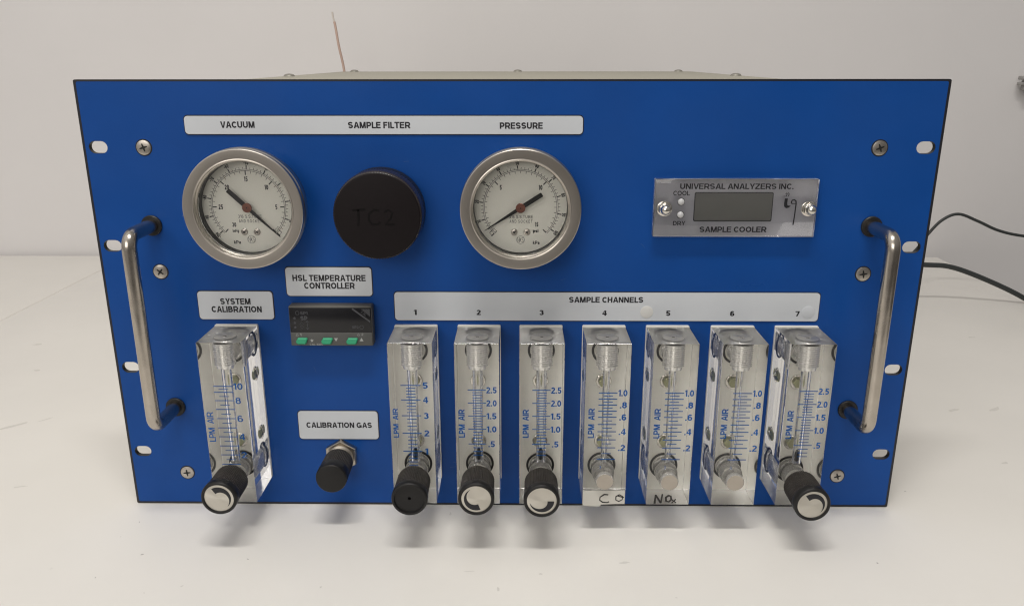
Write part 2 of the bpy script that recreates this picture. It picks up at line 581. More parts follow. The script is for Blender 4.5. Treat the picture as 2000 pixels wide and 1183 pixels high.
def holed_plate(mb, outer, holes, y0, y1, m_face, m_side):
    """flat sheet with holes, front at y0, back at y1"""
    c = bpy.data.curves.new('sheet', 'CURVE')
    c.dimensions = '2D'
    c.fill_mode = 'FRONT'
    for pts in [outer] + holes:
        sp = c.splines.new('POLY')
        sp.points.add(len(pts) - 1)
        for p, q in zip(sp.points, pts):
            p.co = (q[0], q[1], 0, 1)
        sp.use_cyclic_u = True
    o = bpy.data.objects.new('sheet', c)
    COL.objects.link(o)
    dg = bpy.context.evaluated_depsgraph_get()
    me = bpy.data.meshes.new_from_object(o.evaluated_get(dg))
    vs = [(v.co.x, v.co.y) for v in me.vertices]
    fs = [tuple(p.vertices) for p in me.polygons]
    bpy.data.objects.remove(o)
    bpy.data.curves.remove(c)
    bpy.data.meshes.remove(me)

    def up(f):
        a = 0
        for i in range(len(f)):
            p, q = vs[f[i]], vs[f[(i + 1) % len(f)]]
            a += p[0] * q[1] - q[0] * p[1]
        return f if a > 0 else f[::-1]
    fs = [up(f) for f in fs]
    mb.add([(x, y0, z) for x, z in vs], fs, m_face)
    mb.add([(x, y1, z) for x, z in vs], [f[::-1] for f in fs], m_side)
    for pts, hole in [(outer, False)] + [(h, True) for h in holes]:
        n = len(pts)
        v = [(x, y0, z) for x, z in pts] + [(x, y1, z) for x, z in pts]
        f = []
        for i in range(n):
            j = (i + 1) % n
            q = (i, n + i, n + j, j)
            f.append(q[::-1] if hole else q)
        mb.add(v, f, m_side)


def smooth_path(pts, n=8):
    pts = [Vector(p) for p in pts]
    P = [pts[0] * 2 - pts[1]] + pts + [pts[-1] * 2 - pts[-2]]
    out = []
    for i in range(1, len(P) - 2):
        for k in range(n):
            t = k / n
            a, b, c, d = P[i - 1], P[i], P[i + 1], P[i + 2]
            out.append(0.5 * ((2 * b) + (c - a) * t + (2 * a - 5 * b + 4 * c - d) * t * t + (3 * b - a - 3 * c + d) * t ** 3))
    out.append(pts[-1])
    return out


def tag(o, label=None, cat=None, group=None, kind=None):
    if label:
        o['label'] = label
    if cat:
        o['category'] = cat
    if group:
        o['group'] = group
    if kind:
        o['kind'] = kind
    return o


# ------------------------------------------------------------------ the setting
w = MB()
w.box(-2600, 2600, 694, 760, -800, 2300, 'wall')
wall = w.build('wall')
wall.rotation_euler = (0, 0, math.radians(0.5))
tag(wall, kind='structure')

t = MB()
t.box(-564.6, 607, -420, 680, -30, 0, 't' and 'table', 2.0, 3)
t.box(-1900, -565.2, -420, 680, -30, -0.2, 'table', 2.0, 3)


def blot(mb, cx, cy_, rx, ry, m, rot=0.0, n=11):
    pts = []
    for i in range(n):
        a = 2 * PI * i / n
        k = random.uniform(0.55, 1.1)
        x, y = rx * k * math.cos(a), ry * k * math.sin(a)
        pts.append((cx + x * math.cos(rot) - y * math.sin(rot), cy_ + x * math.sin(rot) + y * math.cos(rot), 0.06))
    mb.add(pts, [tuple(range(n))], m)


for (x, y) in [(-230, -22), (-229, -78), (-234, -38), (-178, -85), (-196, -91), (123, -22.6), (-102, -85), (-213, -56), (-222, 8), (-258, -70), (-150, -60), (210, -60), (262, 20), (90, -92)]:
    k = random.uniform(0.5, 1.0)
    blot(t, x, y, 1.3 * k, 0.7 * k, 'scuff' if random.random() < .35 else 'scuff_soft', random.uniform(0, 3))
for (x, y, a, b, r) in [(66, -61, 3.4, 1.1, 0.1), (-37.6, -10.8, 0.8, 2.0, 0.1), (-5.4, -86, 0.7, 2.4, 0), (-22, -70, 3.6, 0.4, 0.05), (18, -72, 1.4, 0.8, 0),
                        (-480, 300, 5, 2.4, 0.3), (-440, 230, 4, 2, 0), (-392, 112, 12, 2.2, 0.75), (-372, 125, 6, 1.0, 0.8), (360, 150, 7, 2, 0.5), (395, 152, 8, 2.4, 0.6),
                        (470, 330, 5, 2, 0), (350, 60, 3, 1.6, 0.4), (-330, 20, 6, 0.9, 0.3)]:
    blot(t, x, y, a, b, 'scuff_soft', r)
tab = t.build('table_top')
tag(tab, kind='structure')

# ------------------------------------------------------------------ the instrument
root = bpy.data.objects.new('rack_instrument', None)
COL.objects.link(root)
tag(root, 'blue rack-mount sample cooler panel with two round gauges, eight clear flowmeters and two steel handles', 'gas analyzer')

H = 264.0
HW = 241.3
SLOT_Z = [227.1, 170.2, 94.2, 37.5]


def slot(x, z, a=5.2, b=3.4, n=8):
    pts = []
    for i in range(n + 1):
        t_ = -PI / 2 + PI * i / n
        pts.append((x + a - b + b * math.cos(t_), z + b * math.sin(t_)))
    for i in range(n + 1):
        t_ = PI / 2 + PI * i / n
        pts.append((x - a + b + b * math.cos(t_), z + b * math.sin(t_)))
    return pts


p = MB()
holes = [slot(sx * 232.5, z) for sx in (-1, 1) for z in SLOT_Z]
holed_plate(p, rrect(-HW, HW, 0.3, H, 1.0, 3), holes, 0.0, 3.0, 'edge', 'edge')
holes2 = [slot(sx * 232.5, z, 5.35, 3.55) for sx in (-1, 1) for z in SLOT_Z]
holed_plate(p, rrect(-HW + 1.5, HW - 1.5, 1.7, H - 1.1, 1.0, 3), holes2, -0.12, -0.01, 'blue', 'blue')
for (x0, z0, x1, z1) in [(-36, 30.5, -33, 30.8), (-38, 27, -34.5, 27.6), (-34, 21.5, -31, 21.0), (76, 172, 78.5, 169.5), (-120, 95, -118.8, 91), (120, 60, 121.5, 58.6), (-60, 219, -57, 219.4), (196, 110, 197, 106), (30, 150, 33, 151)]:
    mx_, mz_ = (x0 + x1) / 2 + .2, (z0 + z1) / 2 + .15
    p.stroke([(x0, z0), (mx_, mz_), (x1, z1)], 0.16, -0.14, 'scratch', 0.5)
front_panel = p.build('front_panel', root)

# the case behind the panel, and its cover screws
b = MB()
b.box(-206.5, 206.5, 3.1, 535, 12, 259.7, 'case', 1.5, 2)
for x in (-150, 150):
    for y in (60, 470):
        b.lathe([(0, 0.0), (9, 0.0), (10, 12.05), (0, 12.05)], (x, y, 0), 'z', 24, 'rubber')
enclosure = b.build('enclosure', root)
for (x, y) in [(-199, 280), (-190, 525), (2, 528), (190, 525), (199, 296)]:
    s = MB()
    s.lathe([(0, 2.3), (1.6, 2.2), (3.8, 1.6), (4.9, 0.5), (5.0, 0), (0, 0)], (x, y, 259.72), 'z', 20, 'case_screw', flip=True)
    s.build('screw', enclosure)

# countersunk cross-head screws on the panel
for (x, z, a) in [(-206.6, 227.0, 0.3), (-206.3, 154.7, 0.9), (-206, 22.6, 0.1), (206.8, 226.9, 0.35), (206.6, 154.2, 0.15), (206.8, 22.3, 0.3)]:
    s = MB()
    s.lathe([(0, -0.95), (3.2, -0.85), (4.1, -0.55), (4.25, -0.2), (4.25, -0.13)], (x, 0, z), 'y', 32, 'screwm', flip=False)
    s.lathe([(4.25, -0.16), (4.75, -0.16)], (x, 0, z), 'y', 32, 'dark')
    for k in (0, 1):
        c, sn = math.cos(a + k * PI / 2), math.sin(a + k * PI / 2)
        pts = [(-2.3, -.3), (-.7, -.55), (.7, -.55), (2.3, -.3), (2.3, .3), (.7, .55), (-.7, .55), (-2.3, .3)]
        s.add([(x + u * c - v_ * sn, -1.0 - 0.01 * k, z + u * sn + v_ * c) for u, v_ in pts], [tuple(range(8))], 'dark')
    s.build('screw', root)


# label plates
def label_plate(x0, x1, z0, z1, texts, label=None):
    m = MB()
    m.prism(rrect(x0 - .55, x1 + .55, z0 - .55, z1 + .55, 2.4), -0.25, -0.13, 'edge')
    m.prism(rrect(x0, x1, z0, z1, 2.0), -0.75, -0.26, 'label')
    for (s_, a0, a1, c0, c1) in texts:
        m.text(s_, a0, a1, c0, c1, -0.80, 'ink', bold=0.022, space=1.02)
    o = m.build('label_plate', root)
    if label:
        o['label'] = label
    return o


label_plate(-181.8, 40.7, 234.5, 244.4, [('VACUUM', -161.7, -142.5, 237.9, 241.4), ('SAMPLE FILTER', -90.2, -55.3, 237.7, 241.2), ('PRESSURE', -5.5, 18.4, 237.4, 240.9)],
            'long grey label strip above the gauges')
label_plate(-132.3, -81.6, 140.2, 157.6, [('HSL TEMPERATURE', -128.4, -85.1, 149.3, 153.1), ('CONTROLLER', -121.8, -91.7, 144.6, 148.4)], 'grey two-line label above the temperature controller')
label_plate(-186, -141.3, 125.5, 142.8, [('SYSTEM', -172.7, -154.6, 134.8, 138.6), ('CALIBRATION', -178.4, -148.3, 129.9, 133.7)], 'grey two-line label above the lone flowmeter')
label_plate(-132, -82.4, 46.8, 65.6, [('CALIBRATION GAS', -127.2, -86.3, 54.5, 58.2)], 'grey label above the calibration port')
NUM = [('1', -57.4, -55.6, 128.5, 131.8), ('2', -19.9, -17.4, 128.6, 131.8), ('3', 17.5, 20.1, 128.6, 131.8), ('4', 55.0, 57.7, 128.4, 131.6),
       ('5', 92.8, 95.4, 128.4, 131.6), ('6', 130.8, 133.4, 128.3, 131.5), ('7', 169.4, 171.9, 128.3, 131.5)]
ch = label_plate(-68.6, 183.0, 125.2, 142.6, [('SAMPLE CHANNELS', 35.0, 78.9, 136.5, 140.0)] + NUM, 'long grey label strip numbered one to seven')
for (x, z, tone) in [(81.3, 130.7, 'sticker'), (176.9, 130.9, 'label')]:
    s = MB()
    s.lathe([(0, -0.98), (3.5, -0.98), (3.8, -0.9), (3.8, -0.76)], (x, 0, z), 'y', 36, tone)
    s.build('sticker', ch)


# ------------------------------------------------------------------ gauges
def gauge(gx, gz, kind):
    m = MB()
    prof = [(30.5, -0.13), (30.5, -11.0), (33.2, -11.6), (33.7, -12.4), (33.7, -16.2), (33.25, -17.0), (33.0, -17.3), (33.45, -17.9), (33.45, -19.9), (33.3, -20.35), (33.0, -20.55), (32.6, -20.6),
            (28.0, -20.15), (27.6, -20.3), (27.2, -20.1), (27.0, -19.6), (26.9, -18.4), (26.6, -18.2), (26.2, -17.2)]
    m.lathe(prof, (gx, 0, gz), 'y', 96, 'steel', flip=True)
    m.lathe([(26.25, -17.3), (26.1, -16.0), (26.1, -9.0)], (gx, 0, gz), 'y', 96, 'rubber', flip=True)
    g = m.build('pressure_gauge', root, smooth=24)
    # dial with its printing
    d = MB()
    yd = -10.0
    d.lathe([(0, yd), (26.0, yd), (26.0, yd + 1)], (gx, 0, gz), 'y', 72, 'dial')
    yp = yd - 0.06
    A0, A1 = 225.0, -45.0

    def ang(fr):
        return math.radians(A0 + (A1 - A0) * fr)

    def tick(a, r0, r1, wd):
        c, sn = math.cos(a), math.sin(a)
        d.stroke([(gx + r0 * c, gz + r0 * sn), (gx + r1 * c, gz + r1 * sn)], wd, yp, 'ink')

    def num(s_, a, r, h, turn):
        d.text(s_, 0, 0, 0, 0, yp, 'ink', bold=0.024, rot=(a - PI / 2 if turn else 0), cx=gx + r * math.cos(a), cz=gz + r * math.sin(a), h=h, sx=0.68)
    R = 20.3
    e0, e1 = (0.0, 1.0) if kind == 'vac' else (0.02, 1.0)
    d.arc(gx, gz, R, 0.22, ang(0), ang(1), yp, 'ink', 96)
    d.arc(gx, gz, R + 0.75, 0.22, ang(0), ang(1), yp, 'ink', 96)
    if kind == 'vac':
        for i in range(51):                    # outer scale, -100 .. 0 kPa
            fr = 1 - (100 - 2 * i) / 101.6
            a = ang(fr)
            big = (i % 5 == 0)
            tick(a, R + 0.75, R + (3.0 if big else 2.0), 0.6 if big else 0.25)
            if big and 0 < i < 50 or i == 0:
                num('-%d' % (100 - 2 * i) if i else '-100', a, R + 4.4, 2.2, True)
        for i in range(31):                    # inner scale, 30 .. 0
            a = ang(i / 30)
            big = (i % 5 == 0)
            tick(a, R, R - (2.4 if big else 1.4), 0.6 if big else 0.25)
        for i, s_ in ((5, '25'), (10, '20'), (15, '15'), (20, '10'), (25, '5')):
            num(s_, ang(i / 30), R - 4.6, 2.8, False)
        num('30', math.radians(228), R - 6.7, 2.6, False)
        d.text('inHg', gx - 10.3, gx - 6.7, gz - 14.9, gz - 12.7, yp, 'ink', bold=0.02)
        d.text('kPa', gx - 10.2, gx - 6.3, gz - 21.2, gz - 19.2, yp, 'ink', bold=0.02)
        bx, ba = ang(1), 0
    else:
        for i in range(51):
            a = ang(2 * i / 103.4)
            big = (i % 5 == 0)
            tick(a, R + 0.75, R + (3.0 if big else 2.0), 0.6 if big else 0.25)
            if big and i > 0:
                num('%d' % (2 * i), a, R + 4.4, 2.2, True)
        for i in range(31):
            a = ang(i / 30)
            big = (i % 10 == 0) and i > 0
            tick(a, R, R - (2.4 if big else 1.4), 0.6 if big else 0.25)
        num('5', ang(1 / 3), R - 4.6, 2.8, False)
        num('10', ang(2 / 3), R - 4.6, 2.8, False)
        num('15', math.radians(-47), R - 7.0, 2.6, False)
        d.text('psi', gx + 7.0, gx + 10.1, gz - 14.9, gz - 12.4, yp, 'ink', bold=0.02)
        d.text('kPa', gx + 7.0, gx + 10.8, gz - 21.3, gz - 19.2, yp, 'ink', bold=0.02)
        bx = ang(0)
    # zero box across the arcs
    u = Vector((math.cos(bx), math.sin(bx)))
    n_ = Vector((-u.y, u.x)) * (1 if kind == 'vac' else -1)
    q0 = Vector((gx, gz)) + u * (R - 1.2)
    box = [q0 - n_ * 0.2, q0 + u * 3.6 - n_ * 0.2, q0 + u * 3.6 + n_ * 2.2, q0 + n_ * 2.2, q0 - n_ * 0.2]
    for i in range(4):
        d.stroke([tuple(box[i]), tuple(box[i + 1])], 0.2, yp - 0.01, 'ink')
    d.text('316 S.S.TUBE', gx - 6.4, gx + 6.9, gz - 6.3, gz - 4.5, yp, 'ink', space=1.15)
    d.text('AND SOCKET', gx - 6.2, gx + 6.7, gz - 8.9, gz - 7.1, yp, 'ink', space=1.3)
    d.arc(gx, gz - 18.6, 2.25, 0.18, 0, 2 * PI, yp, 'ink', 40)
    d.text('NKS', gx - 1.75, gx + 1.75, gz - 20.1, gz - 17.1, yp, 'ink', bold=-0.01)
    dial = d.build('dial', g)
    for sx in (-3.6, 3.6):
        s = MB()
        s.lathe([(0, -1.0), (0.9, -0.95), (1.6, -0.75), (1.9, -0.4), (1.95, 0)], (gx + sx, yd - 0.02, gz - 14.2), 'y', 24, 'screwm')
        for k in (0, 1):
            c, sn = math.cos(0.7 + k * PI / 2), math.sin(0.7 + k * PI / 2)
            s.stroke([(gx + sx - c * 1.05, gz - 14.2 - sn * 1.05), (gx + sx + c * 1.05, gz - 14.2 + sn * 1.05)], 0.5, yd - 1.05 - .01 * k, 'dark')
        s.build('dial_screw', g)
    # needle
    nd = MB()
    a = math.radians(-44.0) if kind == 'vac' else math.radians(212.5)
    u = Vector((math.cos(a), math.sin(a)))
    v_ = Vector((-u.y, u.x))
    yn = yd - 2.2
    L, T = (24.0, 14.2)
    pts = []
    for (l, wd) in [(-T, 1.0), (-T + 0.5, 1.28), (-3, 1.28), (0, 1.1), (4, 0.95), (L, 0.16)]:
        pts.append((l, wd))
    poly = [(gx + u.x * l - v_.x * wd, gz + u.y * l - v_.y * wd) for l, wd in pts] + [(gx + u.x * l + v_.x * wd, gz + u.y * l + v_.y * wd) for l, wd in reversed(pts)]
    nd.prism(poly, yn - 0.35, yn, 'needle')
    nd.lathe([(0, yn - 1.3), (0.5, yn - 1.3), (0.55, yn - 1.15), (2.5, yn - 1.1), (2.7, yn - 0.9), (2.7, yn - 0.36), (0.6, yn - 0.36), (0.6, yd)], (gx, 0, gz), 'y', 32, 'hub')
    nd.lathe([(0, yn - 1.34), (0.35, yn - 1.34)], (gx, 0, gz), 'y', 16, 'dark')
    nd.build('needle', g)
    gl = MB()
    gl.lathe([(0, -16.9), (26.05, -16.9), (26.05, -15.6), (0, -15.6)], (gx, 0, gz), 'y', 72, 'glass')
    gl.build('window', g)
    # the flat air bubble that floats at the top of the liquid filling
    ab = MB()
    n = 40
    top = [(gx + 7.6 * math.cos(PI * i / n + PI), gz + 23.6 + 1.5 * math.sin(PI * i / n + PI)) for i in range(n + 1)]
    ab.tube([(x, -15.0, z) for x, z in top], 0.16, 'glass', 8)
    ab.build('bubble_rim', g)
    return g


gauge(-147.0, 195.1, 'vac')['label'] = 'round steel vacuum gauge, needle pointing down to the right'
gauge(6.2, 195.1, 'pres')['label'] = 'round steel pressure gauge, needle pointing down to the left'

# ------------------------------------------------------------------ sample filter cap
cx, cz = -72.5, 192.2
m = MB()
m.lathe([(23.2, -0.13), (23.2, -3), (24.5, -3.4), (24.6, -4.2), (24.6, -10.5)], (cx, 0, cz), 'y', 240, 'knob', flip=True)
m.lathe([(24.7, -10.5), (24.8, -20.4), (24.6, -21.2), (24.2, -21.8), (23.8, -22.15)], (cx, 0, cz), 'y', 200, 'capknurl', rib=0.36, flip=True)
m.lathe([(23.75, -22.1), (23.5, -22.45), (23.0, -22.55), (0, -22.55)], (cx, 0, cz), 'y', 120, 'cap', flip=True)
yc = -22.62
m.stroke([(cx - 13.4, cz + 3.3), (cx - 9.0, cz + 3.6), (cx - 6.4, cz + 3.7)], 1.1, yc, 'capink')
m.stroke([(cx - 10.3, cz + 3.6), (cx - 10.2, cz - 1), (cx - 10.6, cz - 5.4)], 1.2, yc, 'capink')
m.stroke([(cx + 1.2, cz + 3.0), (cx - 1.5, cz + 3.6), (cx - 4.4, cz + 1.2), (cx - 4.8, cz - 1.8), (cx - 3.0, cz - 4.6), (cx + 0.6, cz - 4.4), (cx + 1.4, cz - 3.2)], 1.1, yc, 'capink')
m.stroke([(cx + 4.0, cz + 2.0), (cx + 6.4, cz + 3.5), (cx + 8.4, cz + 1.9), (cx + 7.4, cz - 1.2), (cx + 4.4, cz - 4.7), (cx + 9.4, cz - 4.6)], 1.1, yc, 'capink')
capo = m.build('filter_cap', root, smooth=50)

# ------------------------------------------------------------------ display module
d = MB()
d.box(82.0, 173.6, -1.1, -0.15, 177.3, 210.0, 'plate', 0.25, 1)
disp = d.build('cooler_display', root)
c = MB()
c.box(81.8, 173.8, -5.2, -1.25, 177.1, 210.2, 'coverm', 0.7, 2)
yt = -5.26
c.text('UNIVERSAL ANALYZERS INC.', 95.8, 159.4, 204.6, 207.7, yt, 'ink', bold=0.016)
c.text('COOL', 92.2, 101.6, 201.0, 203.6, yt, 'ink', bold=0.012)
c.text('DRY', 93.0, 100.0, 183.9, 186.4, yt, 'ink', bold=0.012)
c.text('SAMPLE COOLER', 108.3, 146.5, 180.0, 183.2, yt, 'ink', bold=0.018)
# the maker's mark: a thick hooked stroke with two wisps and a tall hooked line
c.add([(x, yt, z) for x, z in [(155.1, 199.4), (156.8, 199.4), (156.7, 196.5), (157.0, 195.4), (158.8, 195.2), (157.8, 194.2), (156.3, 193.8), (155.1, 194.8), (154.9, 196.5)]], [tuple(range(9))], 'ink')
c.stroke([(155.3, 201.9), (155.9, 202.5), (156.1, 201.6), (155.8, 200.6)], 0.45, yt, 'ink')
c.stroke([(156.4, 202.0), (157.0, 202.6), (157.3, 201.7), (156.7, 200.4)], 0.45, yt, 'ink')
c.stroke([(159.4, 196.4), (158.9, 197.2), (159.4, 198.4), (160.6, 198.6), (161.5, 197.9), (161.7, 196.4), (161.5, 190), (161.2, 184.3)], 0.7, yt, 'ink')
c.stroke([(159.4, 196.3), (161.4, 196.5)], 0.35, yt, 'ink')
c.build('cover', disp)
s = MB()
s.prism(rrect(105.0, 149.4, 185.8, 202.3, 1.0), -1.24, -1.12, 'edge')
s.prism(rrect(105.5, 148.9, 186.3, 201.8, 0.8), -1.23 - .08, -1.25, 'lcd')
s.build('screen', disp)
for z in (197.4, 190.0):
    s = MB()
    s.lathe([(0, -7.1), (1.0, -6.95), (1.7, -6.3), (1.9, -5.24)], (96.9, 0, z), 'y', 24, 'lamp')
    s.lathe([(1.9, -5.25), (2.2, -5.25)], (96.9, 0, z), 'y', 24, 'dark')
    s.build('indicator_lamp', disp)
for x in (87.6, 169.0):
    s = MB()
    s.lathe([(4.3, -5.22), (4.3, -5.9), (3.9, -6.1), (0, -6.1)], (x, 0, 193.6), 'y', 32, 'nickel', flip=True)
    s.lathe([(3.6, -6.1), (3.6, -8.6), (3.2, -8.9), (0, -8.9)], (x, 0, 193.6), 'y', 6, 'nickel', flip=True, ph=0.5)
    s.lathe([(2.9, -8.7), (2.9, -9.8), (2.75, -10.9), (2.2, -11.9), (1.3, -12.55), (0, -12.8)], (x, 0, 193.6), 'y', 28, 'nickel', flip=True)
    s.build('acorn_nut', disp, smooth=50)

# ------------------------------------------------------------------ temperature controller
k = MB()
X0, X1, Z0, Z1 = -130.4, -81.2, 111.2, 136.0
k.box(X0, X1, -7.6, -0.13, Z0, Z1, 'ctltop', 0.9, 3)
k.box(X0 + .4, X1 - .4, -8.3, -7.65, Z0 + .4, Z0 + 8.6, 'ctl', 0.25, 2)
yk = -8.36
k.text('1', -124.4, -123.6, 117.7, 119.3, yk, 'lightprint')
k.stroke([(-126.9, 117.8), (-126.1, 119.3), (-125.3, 117.8), (-126.9, 117.8)], 0.22, yk, 'lightprint')
k.text('2', -88.0, -86.8, 118.0, 119.5, yk, 'lightprint')
k.stroke([(-90.3, 118.0), (-89.6, 119.5), (-88.8, 118.0), (-90.3, 118.0)], 0.22, yk, 'lightprint')


def star(mb, x, z, r, y, m):
    pts = []
    for i in range(10):
        a = PI / 2 + PI * i / 5
        q = r if i % 2 == 0 else r * 0.45
        pts.append((x + q * math.cos(a), y, z + q * math.sin(a)))
    o = [(x, y, z)] + pts
    mb.add(o, [(0, 1 + i, 1 + (i + 1) % 10) for i in range(10)], m)


star(k, -117.6, 114.8, 1.2, yk, 'lightprint')
k.add([(-104.4, yk, 116.4), (-103.2, yk, 114.3), (-102.0, yk, 116.4)], [(0, 1, 2)], 'lightprint')
k.add([(-89.2, yk, 114.5), (-86.9, yk, 114.5), (-88.05, yk, 116.7)], [(0, 1, 2)], 'lightprint')
k.text('CAL 3300', -119.0, -111.2, 111.85, 113.0, yk, 'lightprint')
ctl = k.build('temperature_controller', root)
s = MB()
s.box(X0 + .5, X1 - .5, -8.1, -7.65, Z0 + 8.7, Z1 - .9, 'screen', 0.2, 2)
ys = -8.16
s.arc(-125.1, 131.9, 1.1, 0.28, 0, 2 * PI, ys, 'dimprint', 24)
s.text('SP1', -123.4, -119.0, 130.9, 132.7, ys, 'dimprint', bold=0.02)
s.text('SP', -123.5, -119.2, 127.4, 130.0, ys, 'dimprint', bold=0.03)
for z in (128.6, 125.8, 123.0):
    star(s, -126.9, z, 1.1, ys, 'dimprint')
s.stroke([(-124.0, 124.8), (-122.9, 126.6), (-121.7, 124.8), (-124.0, 124.8)], 0.28, ys, 'dimprint')
s.stroke([(-123.9, 123.7), (-122.8, 122.0), (-121.7, 123.7), (-123.9, 123.7)], 0.28, ys, 'dimprint')
s.stroke([(-119.6, 126.6), (-119.6, 122.4)], 0.3, ys, 'dimprint')
s.add([(-120.6, ys, 126.0), (-118.6, ys, 126.0), (-119.6, ys, 127.4)], [(0, 1, 2)], 'dimprint')
s.add([(-120.6, ys, 122.9), (-119.6, ys, 121.5), (-118.6, ys, 122.9)], [(0, 1, 2)], 'dimprint')
s.text('SP2', -93.2, -89.4, 122.4, 124.0, ys, 'dimprint', bold=0.02)
s.arc(-87.6, 123.2, 1.1, 0.28, 0, 2 * PI, ys, 'dimprint', 24)
s.stroke([(-92.6, 134.6), (-82.4, 126.6)], 1.0, ys, 'dimprint')
s.add([(-87.6, ys, 134.4), (-82.2, ys, 129.6), (-82.2, ys, 134.4)], [(0, 1, 2)], 'dimprint')
for u in (0, 1, 2):
    s.stroke([(-87.0 + u * 1.5, 134.4), (-82.2, 130.1 + u * 1.4)], 0.2, ys - 0.02, 'screen')
s.text('CAL', 0, 0, 0, 0, ys, 'dimprint', rot=-0.62, cx=-85.9, cz=131.5, h=1.5)
s.build('screen', ctl)
for x in (-123.4, -108.4, -93.5):
    s = MB()
    pts = [(x - 3.5, 114.6), (x - 2.2, 116.6), (x + 3.0, 116.6), (x + 3.5, 116.0), (x + 2.6, 113.4), (x + 1.8, 112.7), (x - 2.6, 112.7), (x - 3.4, 113.6)]
    s.prism(list(reversed(pts)), -9.1, -8.32, 'green')
    q = [(x + (a - x) * 0.86, 114.65 + (c_ - 114.65) * 0.72) for a, c_ in pts]
    s.add([(a, -9.1, c_) for a, c_ in pts] + [(a, -9.75, c_) for a, c_ in q], [(i, (i + 1) % 8, 8 + (i + 1) % 8, 8 + i) for i in range(8)] + [tuple(range(8, 16))], 'green')
    s.build('button', ctl)

# ------------------------------------------------------------------ calibration port
cx, cz = -106.2, 36.0
m = MB()
m.lathe([(10.7, -0.13), (10.7, -3.6), (10.2, -4.2), (0, -4.2)], (cx, 0, cz), 'y', 6, 'hex', flip=True, ph=PI / 6)
port = m.build('calibration_port', root, smooth=30)
s = MB()
for i in range(6):
    h0 = -4.2 - i * 0.9
    s.lathe([(7.4, h0), (7.4, h0 - .2), (7.9, h0 - .5), (7.4, h0 - .9)], (cx, 0, cz), 'y', 40, 'hex', flip=True)
s.build('thread', port)
s = MB()
s.lathe([(0, -9.6), (8.2, -9.6), (8.8, -10.2)], (cx, 0, cz), 'y', 112, 'knob', flip=True)
s.lathe([(8.95, -10.2), (9.15, -24.0)], (cx, 0, cz), 'y', 112, 'knurl', rib=0.35, flip=True)
s.lathe([(9.15, -24.0), (9.3, -24.6), (9.3, -30.6), (9.0, -31.6), (8.5, -31.9), (0, -31.7)], (cx, 0, cz), 'y', 64, 'knob', flip=True)
s.build('cap', port, smooth=50)

# ------------------------------------------------------------------ handles
for sx in (-1, 1):
    x = sx * 207.8
    yb, zt, zb, rb = -30.5, 182.4, 68.1, 7.5
    path = [(x, -0.2, zt), (x, yb + rb, zt)]
    for i in range(1, 9):
        a = PI / 2 * i / 8
        path.append((x, yb + rb - rb * math.sin(a), zt - rb + rb * math.cos(a)))
    for i in range(1, 6):
        path.append((x, yb, zt - rb - (zt - zb - 2 * rb) * i / 6))
    for i in range(9):
        a = PI / 2 * i / 8
        path.append((x, yb + rb - rb * math.cos(a), zb + rb - rb * math.sin(a)))
    path.append((x, -0.2, zb))
    m = MB()
    m.tube(path, 3.95, 'chrome', 28)
    h = m.build('handle', root, smooth=60)
    for z in (zt, zb):
        s = MB()
        s.lathe([(4.0, -0.14), (4.0, -1.6), (5.6, -1.6), (6.0, -1.2), (6.0, -0.14)], (x, 0, z), 'y', 36, 'rubber')
        s.build('washer', h)


# ------------------------------------------------------------------ flowmeters
Z_BOT, Z_TOP, Y_F = 20.2, 121.7, -31.8


def knob_mesh(fx, kz, a0):
    s = MB()
    s.lathe([(0, -33.4), (8.6, -33.4), (9.5, -34.2)], (fx, 0, kz), 'y', 120, 'knob', flip=True)
    s.lathe([(9.7, -34.2), (9.9, -50.6)], (fx, 0, kz), 'y', 120, 'knurl', rib=0.3, flip=True)
    if a0 is None:
        s.lathe([(9.9, -50.6), (10.25, -51.2), (10.3, -55.0), (9.9, -56.0), (9.2, -56.3), (8.7, -56.1), (8.5, -54.9), (1.0, -54.7), (0.9, -53), (0, -53)],
                (fx, 0, kz), 'y', 72, 'knob', flip=True)
    else:
        s.lathe([(9.9, -50.6), (10.25, -51.2), (10.3, -55.0), (9.9, -56.0), (9.2, -56.3), (8.55, -56.05), (8.4, -55.5)], (fx, 0, kz), 'y', 72, 'knob', flip=True)
        s.lathe([(8.45, -55.5), (7.8, -55.62), (0, -55.62)], (fx, 0, kz), 'y', 72, 'disc', flip=True)
        n = 30
        out, inn = [], []
        for i in range(n + 1):
            t_ = i / n
            a = math.radians(a0 - 172 * t_)
            ro = 7.0 - 0.1 * t_
            ri = 3.2 + (ro - 3.25) * (t_ ** 1.35)
            out.append((fx + ro * math.cos(a), -55.68, kz + ro * math.sin(a)))
            inn.append((fx + ri * math.cos(a), -55.68, kz + ri * math.sin(a)))
        s.add(out + inn, [(i, i + 1, n + 2 + i, n + 1 + i) for i in range(n)], 'ink')
    return s


